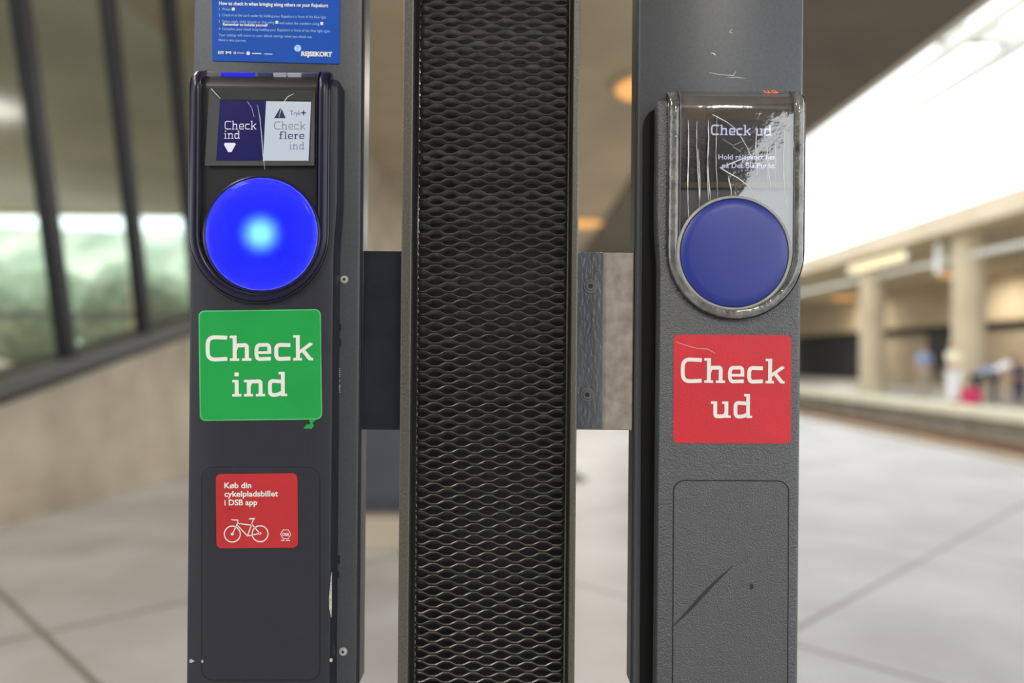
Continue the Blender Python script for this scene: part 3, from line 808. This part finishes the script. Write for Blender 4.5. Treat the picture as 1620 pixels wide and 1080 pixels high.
        obj('disc_rim', disc(v, [(90, .004), (90, .0078), (88, .0092), (86, .0092), (85.2, .0078), (85.2, .004)], cap=False), M['discrim'], t, smooth=True)
    return t

def clip_cover(v, st):
    """clear cover: the U plate with the round opening of the lamp"""
    r1 = (v.R - 17.4) * K0
    bm = bmesh.new()
    outl = [(v.cx - r1, v.s1)] + [(v.cx + r1 * math.cos(math.pi + math.pi * i / 40), v.cz + r1 * math.sin(math.pi + math.pi * i / 40)) for i in range(41)] + [(v.cx + r1, v.s1)]
    hole = [(v.dx + 90 * K0 * math.cos(2 * math.pi * i / 60), v.dz + 90 * K0 * math.sin(2 * math.pi * i / 60)) for i in range(60)]
    for loop in (outl, hole):
        vs = [bm.verts.new((x, -.0066, z)) for x, z in loop]
        for i in range(len(vs)): bm.edges.new((vs[i], vs[(i + 1) % len(vs)]))
    bmesh.ops.triangle_fill(bm, edges=bm.edges[:], use_beauty=True)
    bm.verts.index_update(); V = [q.co.copy() for q in bm.verts]; F = [tuple(q.index for q in f.verts) for f in bm.faces]; bm.free()
    n0 = len(V); na = 10
    for i in range(na + 1):
        for x in (v.cx - r1, v.cx + r1): V.append(v.bend(x, v.s1 + v.RB * 1.25 * i / na, .0066))
    F += [(n0 + 2 * i, n0 + 2 * i + 1, n0 + 2 * i + 3, n0 + 2 * i + 2) for i in range(na)]
    return V, F

def bent_plate(v, x0, x1, a0, a1, h0, h1):
    """small raised key on the rolled top; x in pixels, a in radians round the roll"""
    X0, X1 = W(x0, 150, 0).x, W(x1, 150, 0).x; V = []
    for h in (h0, h1):
        for i in range(5):
            s = v.s1 + v.RB * (a0 + (a1 - a0) * i / 4)
            V += [v.bend(X0, s, h), v.bend(X1, s, h)]
    F = []
    for i in range(4):
        F.append((10 + 2 * i, 11 + 2 * i, 13 + 2 * i, 12 + 2 * i)); F.append((2 * i, 2 * i + 2, 12 + 2 * i, 10 + 2 * i)); F.append((2 * i + 1, 11 + 2 * i, 13 + 2 * i, 2 * i + 3))
    F += [(0, 10, 11, 1), (8, 9, 19, 18)]
    return V, F

def each(name, vfs, m, parent):
    return [obj(name, vf, m, parent) for vf in vfs]

def screw(name, px, py, Y, r, m, parent):
    c = W(px, py, Y); y0 = c.y
    h = obj(name, join(cyl((c.x, y0 + .001, c.z), (c.x, y0 - .0010, c.z), r, r * .97, 28), cyl((c.x, y0 - .0010, c.z), (c.x, y0 - .0018, c.z), r * .74, r * .62, 28)), m, parent, smooth=True, angle=20)
    obj('socket', cyl((c.x, y0 - .00185, c.z), (c.x, y0 - .0021, c.z), r * .36, r * .34, 6), M['socket'], h)
    return h

def sticker(name, pts, m, parent, Y=-.0004):
    return obj(name, prism_px(pts, Y, Y + .0004), m, parent)

# ---------------- left: check in
L = Val(); L.side = 'l'; L.lit = True
L.post = (300, 570); L.inner = 570; L.railend = 1070; L.railpx = 10; L.house = (298, 527); L.head = 5; L.topy = 133
L.cxp, L.cyp, L.R = 411, 369, 109; L.dxp, L.dyp = 413, 370
L.mplate, L.mbezel, L.mface, L.mpane = M['paint_l'], M['bezel_l'], M['face_l'], M['pane_l']; L.minner = M['lip']
bl_ = W(435, 540, PY)
L.t = thing('ticket_validator', (bl_.x, PY + .04, 0), 'left dark validator post with lit blue disc and green sticker', 'validator', None)
make_validator(L)
t = L.t
YS = -.0030
# screen window frame
def frame_px(outer, inner, Yo, Yi):
    a = [W(*p, Yo) for p in outer]; b = [W(*p, Yi) for p in inner]
    return a + b, [(i, (i + 1) % 4, 4 + (i + 1) % 4, 4 + i) for i in range(4)]
obj('screen_frame', frame_px([(331, 140), (498, 143), (497, 262), (324, 262)], [(349, 157), (493, 159), (490, 254), (342, 254)], -.0058, -.0028), M['frame_l'], t)
sc = obj('screen', prism_px([(348, 156), (494, 158), (491, 255), (341, 255)], YS + .0003, YS + .0007), M['lcdblack'], t)
obj('navy_panel', prism_px([(348, 158), (420, 159), (415, 254), (342, 254)], YS, YS + .0003), M['navy'], sc)
obj('white_panel', prism_px([(421, 160), (492, 161), (488, 254), (416, 254)], YS, YS + .0003), M['lcdwhite'], sc)
YT = YS - .0002
obj('screen_lettering', join(slab('Check', 355, 405.5, 191, 205, YT, 0, .62), slab('ind', 354.5, 379.5, 206.5, 219.5, YT, 0, .62),
    prism_px([(355.5, 226), (371, 226), (373, 228), (366, 240.5), (361, 240.5), (354.5, 229)], YT, YT + .0001)), M['lcdtextw'], sc)
obj('screen_lettering', join(slab('Check', 433.5, 483, 192, 205, YT, 0, .5), slab('ind', 457.5, 481.5, 224.5, 236.5, YT, 0, .5), sans('Tryk', 459, 182.5, 17, YT, 8)), M['lcdtextg'], sc)
obj('screen_lettering', join(slab('flere', 441.5, 481.5, 208, 220, YT, 0, .85), prism_px([(443, 171), (446, 173), (452, 187), (433.5, 187)], YT, YT + .0001),
    ribbon_px([(476.5, 178.5), (484, 178.5)], 1.8, YT), ribbon_px([(480.2, 174.8), (480.2, 182.3)], 1.8, YT)), M['lcdtextd'], sc)
# keys and the blue light on the rolled top
obj('status_light', bent_plate(L, 347, 397, .95, 1.38, .002, .0056), M['blueled'], t)
for i, (x0, x1, mm) in enumerate([(406, 427, 'key_d'), (430, 450, 'key_l'), (453, 474, 'key_l'), (477, 496, 'key_d')]):
    obj('key', bent_plate(L, x0, x1, .95, 1.38, .002, .0056), M[mm], t)
# fine cracks in the cover
YC = -.00675
each('crack', [ribbon_px([(465, 148), (455, 153), (450, 160), (445, 172), (441, 186)], [.6, 1.2, 1.2, 1, .5], YC), ribbon_px([(407, 165), (411, 185), (414, 215), (416, 245), (419, 268)], [.4, .9, 1.1, 1.1, .3], YC),
    ribbon_px([(391, 160), (398, 170), (402, 185)], .5, YC), ribbon_px([(334, 140), (341, 148), (349, 156)], [1.2, 1.0, .6], YC)], M['scratch'], t)
# green sticker
gs = sticker('check_in_sticker', rrect(315, 490, 508.5, 664.5, 9, -0.7), M['greenedge'], t)
obj('green_print', prism_px(rrect(317, 492, 506.5, 662.5, 8, -0.7), -.00055, -.0004), M['green'], gs)
obj('lettering', join(slab('Check', 325, 495, 531, 571, -.0007, -0.4), slab('ind', 367.5, 454, 588.5, 627, -.0007, -0.4)), M['white'], gs)
obj('torn_corner', prism_px([(489, 664), (501, 663), (494, 669), (497, 673), (493, 678), (480, 677.5), (485, 671), (491, 671)], -.0005, -.0001), M['green'], gs)
# service panel
def service(x0, y0, x1, y1, r, m, parent, rot=0):
    g = obj('service_panel', prism_px(rrect(x0 + 1.2, y0 + 1.2, x1 - 1.2, y1 - 1.2, r, rot), -.0005, .0006), m, parent, bevel=.0003, bseg=2)
    obj('panel_gap', ribbon_px(rrect(x0 + .2, y0 + .2, x1 - .2, y1 - .2, r, rot), 2.0, -.0001, True), M['gap'], g)
    return g
service(318.5, 739, 506.5, 1076, 18, M['paint_l'], t)
# bicycle sticker
bs = sticker('bicycle_sticker', rrect(342, 749, 471, 866.5, 8, -0.6), M['red2'], t, -.0010)
YB = -.0013
obj('lettering', join(sans('Køb din', 355, 772, 42.5, YB, 9.3, -0.4, .022), sans('cykelpladsbillet', 355, 785.3, 85, YB, 9.3, -0.4, .022), sans('i DSB app', 355, 799, 52, YB, 9.3, -0.4, .022)), M['white'], bs)
def ring(cx, cy, r, t_, Y, n=32): return ribbon_px([(cx + r * math.cos(2 * math.pi * i / n), cy + r * math.sin(2 * math.pi * i / n)) for i in range(n)], t_, Y, True)
obj('bicycle_symbol', join(ring(367.5, 844.5, 12.6, 1.7, YB), ring(411.5, 844, 12.6, 1.7, YB), ring(367.5, 844.5, 1.2, 2.2, YB, 10), ring(411.5, 843.5, 1.0, 2.0, YB, 10),
    ribbon_px([(366, 821.5), (370, 822.3), (376, 822.3), (376.5, 826), (374.5, 830), (368, 844)], 1.7, YB), ribbon_px([(375.5, 827.5), (398, 830.5)], 1.6, YB),
    ribbon_px([(375, 830), (391.5, 847.5), (411, 843.5), (397.5, 828)], 1.6, YB), ribbon_px([(391.5, 847.5), (401, 821)], 1.6, YB), ribbon_px([(394, 820.5), (403.5, 820)], 2.0, YB)), M['white'], bs)
hx = [(452 + 8.2 * math.cos(math.pi * i / 3), 844.8 + 8.0 * math.sin(math.pi * i / 3)) for i in range(6)]
obj('railway_emblem', join(ribbon_px(hx, .9, YB, True), sans('DSB', 446.7, 847.2, 10.6, YB, 4.6, 0, .03), ribbon_px([(444.8, 854.5), (450.3, 854.5)], 1.5, YB), ribbon_px([(452.2, 854.5), (458.8, 854.5)], 1.5, YB)), M['white'], bs)
obj('stain_spot', join(prism_px(rrect(362, 803, 365.5, 806, 1.4), YB, YB + .0002)), M['scuff'], bs)
# blue poster, on the post face above the head
YPO = PY - .0008
po = obj('instruction_poster', prism_px([(335, -60), (538.5, -60), (536.8, 101), (336, 96)], YPO, PY), M['poster'], t)
yp = YPO - .0002
def li(txt, x, y, w, h, b=0.0): return sans(txt, x, y, w, yp, h, 1.25, b)
obj('heading', li('How to check in when bringing along others on your Rejsekort', 346.5, 7.6, 172.5, 5.6, .03), M['white'], po)
obj('lettering', join(li('1  Press', 346.5, 16.2, 18, 4.4), li('2  Check in at the card reader by holding your Rejsekort in front of the blue light', 346, 25.5, 170, 4.4),
    li('3  Select adult, child, bicycle or dog using', 346, 35.4, 88, 4.4), li('and select the numbers using', 442, 38.2, 63, 4.4),
    li('4  Complete your check in by holding your Rejsekort in front of the blue light again', 346, 47.3, 176, 4.4),
    li('Your settings will return to your default settings when you check out', 346, 57, 147, 4.4), li('Have a nice journey', 346, 65, 43, 4.4)), M['pale'], po)
def plus(x, y): return prism_px(rrect(x - 2.3, y - 2.3, x + 2.3, y + 2.3, .6), yp, yp + .0001)
each('plus_symbol', [plus(369, 14.3), plus(438, 35.2), plus(509, 37.2)], M['white'], po)
obj('lettering', li('Remember to include yourself', 352.5, 40.3, 71, 4.4, .03), M['white'], po)
obj('partner_logos', join(li('DOT', 345, 85, 9.5, 4.2, .05), li('M', 357, 85, 8.5, 4.2, .05), ring(371.5, 83.6, 1.6, 1.0, yp, 12), ribbon_px([(375, 83.8), (386, 84)], 1.0, yp),
    prism_px([(392.6 + 3 * math.cos(i * .5236), 84.2 + 3 * math.sin(i * .5236)) for i in range(12)], yp, yp + .0001), ribbon_px([(399, 84.5), (413.5, 84.9)], 1.6, yp), ribbon_px([(418, 85.3), (431, 85.7)], 1.2, yp)), M['white'], po)
obj('travel_card_wordmark', li('REJSEKORT', 476.5, 88.3, 49, 7.2, .05), M['white'], po)
obj('light_spot_symbol', prism_px([(471 + 5.4 * math.cos(i * .2618), 76.3 + 5.4 * math.sin(i * .2618)) for i in range(24)], yp, yp + .0001), M['glow'], po)
# screws, marks on the strip beside the front plate
screw('screw', 545, 442, PY, .0040, M['screw'], t); screw('screw', 543, 1030, PY, .0042, M['screw'], t)
each('slot', [prism_px(rrect(536, 513, 539.5, 523, 1.6), PY - .0002, PY + .0002), prism_px(rrect(536, 536, 539.5, 548, 1.6), PY - .0002, PY + .0002), prism_px(rrect(535, 878, 537.5, 892, 1.2), PY - .0002, PY + .0002), prism_px(rrect(533.5, 903, 536.5, 913, 1.2), PY - .0002, PY + .0002)], M['gap'], t)
obj('side_print', join(*[ribbon_px([(535.4, y), (538.2, y)], 1.3, PY - .0002) for y in (583, 586, 589, 592, 595, 602, 609, 611.5, 614, 617, 620)]), M['white'], t)
each('chipped_paint', [ribbon_px([(524.6, 905), (523.6, 925), (522.8, 945), (522.8, 962), (524.0, 976)], [.6, 2.6, 4.2, 3.8, .6], -.0002), prism_px(rrect(521.5, 1041, 526, 1047, 2), -.0003, .0004), prism_px([(299.5, 1043), (302, 1042), (308, 1045.5), (303, 1048), (299.5, 1047.5)], -.0003, .0002), prism_px(rrect(318.5, 1043.5, 321.5, 1048, 1.3), -.0008, 0)], M['chip'], t)

# ---------------- right: check out
R = Val(); R.side = 'r'; R.lit = False
R.post = (1004.5, 1268); R.inner = 1004.5; R.railend = 1073; R.railpx = 8; R.house = (1043, 1267); R.head = 5; R.topy = 164
R.cxp, R.cyp, R.R = 1162, 398, 107; R.dxp, R.dyp = 1162, 400
R.mplate, R.mbezel, R.mface, R.mpane = M['paint_r'], M['bezel_r'], M['face_r'], M['pane_r']; R.minner = M['innergrey']
br_ = W(1140, 540, PY)
R.t = thing('ticket_validator', (br_.x, PY + .04, 0), 'right dark validator post with unlit blue disc, scratched cover and red sticker', 'validator', None)
make_validator(R)
t = R.t
obj('shade_plate', prism_px([(1019, 200), (1021, 186), (1027, 177), (1036, 173), (1060, 172), (1240, 176), (1240, 1400), (1012, 1400)], PY - .008, PY), M['plate_shade'], t)  # black sheet in place of the front plate's shadow on the post face
obj('screen_frame', frame_px([(1071, 170), (1249, 173), (1251, 297), (1069, 297)], [(1082, 189), (1240, 191), (1242, 287), (1077, 287)], -.0058, -.0028), M['frame_r'], t)
sc = obj('screen', prism_px([(1081, 188), (1241, 190), (1243, 288), (1076, 288)], YS, YS + .0006), M['lcdblack'], t)
obj('screen_lettering', join(slab('Check ud', 1124.5, 1220.5, 197, 213.5, YT - .0001, 0.6, 1.0), sans('Hold rejsekort her', 1136.5, 252, 91, YT - .0001, 8.4, 0.2, .01), sans('på Det Blå Punkt', 1142.5, 265.5, 83, YT - .0001, 8.4, 0.2, .01)), M['lcdtextl'], sc)
# orange lit lettering on the rolled top
def bent_text(v, word, x0, x1, a0, a1, h):
    V, F = slab(word, 0, 100, 0, 100, 0); A = W(0, 0, 0); B = W(100, 100, 0)
    X0, X1 = W(x0, 165, 0).x, W(x1, 165, 0).x; out = []
    for q in V:
        u = (q.x - A.x) / (B.x - A.x); w = (q.z - B.z) / (A.z - B.z)
        out.append(v.bend(X0 + (X1 - X0) * u, v.s1 + v.RB * (a0 + (a1 - a0) * w), h))
    return out, F
obj('lit_lettering', bent_text(R, 'ud', 1208, 1232, .80, 1.25, .0078), M['orange'], t)
# scratches and cracks on the cover
rnd = random.Random(3); sv = []
for x, y0, y1, w in [(1088, 190, 345, 2.4), (1103, 192, 330, 1.4), (1105, 235, 335, 1.6), (1119.5, 190, 317, 2.4), (1121, 230, 320, 2.0), (1133, 183, 312, 1.2), (1154, 278, 310, 2.2), (1196, 200, 288, 1.8), (1212, 210, 300, 2.0), (1216, 245, 310, 1.6), (1225, 200, 305, 1.8), (1240, 205, 330, 2.2), (1255, 215, 260, 1.6), (1069, 200, 380, 1.2)]:
    n = 14; pts = []; ws = []
    for i in range(n + 1):
        q = i / n; pts.append((x + 1.3 * math.sin(q * 5 + x) + rnd.uniform(-.35, .35) + q * 2.0, y0 + (y1 - y0) * q)); ws.append(max(.3, w * (.25 + .75 * math.sin(math.pi * min(1, q * 1.05)) ** .7) * rnd.uniform(.5, 1.15)))
    sv.append(ribbon_px(pts, ws, YC))
each('scratch', sv, M['scratch'], t)
each('crack', [ribbon_px([(1127, 181), (1135, 185), (1150, 193), (1163, 203), (1174, 219), (1182, 233), (1187, 245)], [.8, 1.6, 1.1, .8, 1.0, .8, 1.0], YC - .0001), ribbon_px([(1190, 246), (1172, 252), (1155, 259), (1139, 265)], [1, 2.0, 1.7, 1], YC - .0001),
    ribbon_px([(1139, 265), (1152, 273), (1167, 281), (1184, 294), (1195, 313)], [1.4, 1.9, 1.6, 1.4, 1], YC - .0001), ribbon_px([(1143, 220), (1160, 230), (1178, 222)], .4, YC), ribbon_px([(1160, 232), (1172, 240)], .5, YC)], M['scratch'], t)
rs = sticker('check_out_sticker', rrect(1065.5, 529.5, 1251.5, 701, 9, 0.3), M['red'], t)
obj('lettering', join(slab('Check', 1076.5, 1241, 566, 605, -.0007, 0.5), slab('ud', 1124.5, 1189.5, 622.5, 660.5, -.0007, 0.5)), M['white'], rs)
obj('sticker_scratch', join(ribbon_px([(1070, 541), (1085, 546), (1103, 551), (1120, 552), (1132, 559)], [.3, .7, .5, .6, .3], -.0008)), M['scratch'], rs)
pn = service(1064.5, 760, 1247, 1096, 17, M['paint_r'], t, 0.3)
obj('scuff_mark', join(ribbon_px([(1161, 893), (1145, 908), (1128, 924), (1110, 943), (1090, 965), (1064, 991)], [.8, 3, 5, 6, 5.5, 1], -.0007), prism_px(rrect(1186.5, 923, 1192, 932, 2.2), -.0008, -.0004)), M['scuff'], pn)
# scratches on the bare post face above the head
each('scratch', [ribbon_px([(1122, 115), (1140, 118), (1160, 119.5), (1164, 113)], [.4, .7, .9, .4], PY - .0002), ribbon_px([(1150, 123), (1165, 122), (1180, 124)], [.3, .8, .3], PY - .0002), ribbon_px([(1125, 84), (1130, 85), (1132, 88)], [.8, 2, .4], PY - .0002), ribbon_px([(1158, 46), (1154, 51), (1160, 52)], .5, PY - .0002)], M['scratch'], t)

# ================================================================ mesh pillar
YM = 0.012
KM = (YM + D) / FPX
xm0, xm1 = W(640, 540, YM).x, W(914, 540, YM).x
bm_ = W(774, 540, YM)
P = thing('mesh_pillar', (bm_.x, .06, 0), 'tall pillar faced with black expanded metal mesh between the two validators', 'pillar')
def rail_px(a, b, Y): return W(a, 540, Y).x, W(b, 540, Y).x
zt = 2.2
a, b = rail_px(633.5, 650, .004); obj('frame_rail', box(a, b, .004, .09, 0, zt), M['rail'], P, bevel=.0012)
a2, b2 = rail_px(903.5, 913.5, .004); obj('frame_rail', box(a2, b2, .004, .09, 0, zt), M['rail'], P, bevel=.0016)
obj('back_lining', box(b + .001, a2 - .001, .055, .06, .02, zt), M['void'], P)
obj('foot_plate', box(a - .04, b2 + .04, -.03, .13, 0, .015), M['paint_dark'], P, bevel=.003)
xa, xf0, xf1, xb = W(657, 540, YM).x, W(667, 540, YM).x, W(891, 540, YM).x, W(901, 540, YM).x
pitch, sp = 43.2 * KM, 9.06 * KM
amp = 2.7 * KM; wid = .0050; th = .0013; tilt = math.radians(48)
def fold(x):          # folded back along both long edges
    if x < xf0: return xf0 + (x - xf0) * .75, (xf0 - x) * .75
    if x > xf1: return xf1 + (x - xf1) * .6, (x - xf1) * 1.0
    return x, 0.0
def wave(u):          # flat bond, sloped strand
    u = u % 1.0
    if u < .12: return 1
    if u < .38: return 1 - 2 * (u - .12) / .26
    if u < .62: return -1
    if u < .88: return -1 + 2 * (u - .62) / .26
    return 1
V, F = [], []
xs = []
x = xa
step = pitch / 16
while x < xb: xs.append(x); x += step
cy_, cz_ = -math.sin(tilt), math.cos(tilt)      # from lower to upper edge: forward and up
ny_, nz_ = math.cos(tilt), math.sin(tilt)
rnd = random.Random(5)
z = 0.60; j = 0
zero = W(700, 540, YM).z
nrow = int((1.84 - z) / sp)
for j in range(nrow):
    zc = z + j * sp; ph = (j % 2) * .5
    base = len(V)
    jit = rnd.uniform(-.08, .08)
    for x in xs:
        X, yb = fold(x)
        # the sheet was cut slightly askew: rows sink a little to the right
        zz = zc + amp * wave((x - xf0) / pitch + ph + .5 * 0) * 1.0
        tw = tilt + .12 * math.sin(9 * x / pitch + j) * .3 + jit
        cy_, cz_ = -math.sin(tw), math.cos(tw); ny_, nz_ = math.cos(tw), math.sin(tw)
        for (e, q) in ((-.5, -.5), (.5, -.5), (.5, .5), (-.5, .5)):
            V.append(Vector((X, YM + yb + wid * e * cy_ + th * q * ny_, zz + wid * e * cz_ + th * q * nz_)))
    for i in range(len(xs) - 1):
        for q in range(4):
            F.append((base + 4 * i + q, base + 4 * i + (q + 1) % 4, base + 4 * (i + 1) + (q + 1) % 4, base + 4 * (i + 1) + q))
    F.append((base, base + 1, base + 2, base + 3)); k = base + 4 * (len(xs) - 1); F.append((k, k + 1, k + 2, k + 3))
obj('mesh_sheet', (V, F), M['mesh'], P, smooth=True, angle=35)
# sheet stock above and below the stretch in view, same steel
obj('kick_plate', box(xa, xb, YM - .001, YM + .003, .05, .60), M['mesh'], P)
obj('head_plate', box(xa, xb, YM - .001, YM + .003, 1.845, 2.18), M['mesh'], P)

# ================================================================ brackets
YK = PY + .006
def bar(x0, x1, y0, y1, Y, th_):
    m = (y0 + y1) / 2
    return box(x0, x1, Y, Y + th_, W(740, y1, Y).z, W(740, y0, Y).z)
bt = thing('mounting_bracket', W(602, 540, YK), 'blue-black steel bracket joining the left validator post to the mesh pillar', 'bracket', None)
xq = W(573.5, 540, YK).x
obj('plate', bar(xq, a - .0002, 398, 681, YK, .006), M['bracket_dark'], bt, bevel=.0008)
obj('return_flange', bar(a - .006, a - .0002, 398, 681, YK + .006, .03), M['bracket_dark'], bt)
bt = thing('mounting_bracket', W(960, 540, YK), 'worn bare steel bracket with two screws joining the right validator post to the mesh pillar', 'bracket', None)
xq = W(1001, 540, YK).x
obj('plate', bar(b2 + .0002, xq, 397.5, 678, YK, .006), M['bracket_bare'], bt, bevel=.0008)
obj('clamp_strip', bar(b2 + .0004, W(953.5, 540, YK).x, 397, 677.5, YK - .004, .0038), M['brushed_paint'], bt, bevel=.0006)
for px, py in ((934, 452.5), (929, 624)):
    screw('screw', px, py, YK - .004, .0072, M['darkscrew'], bt)
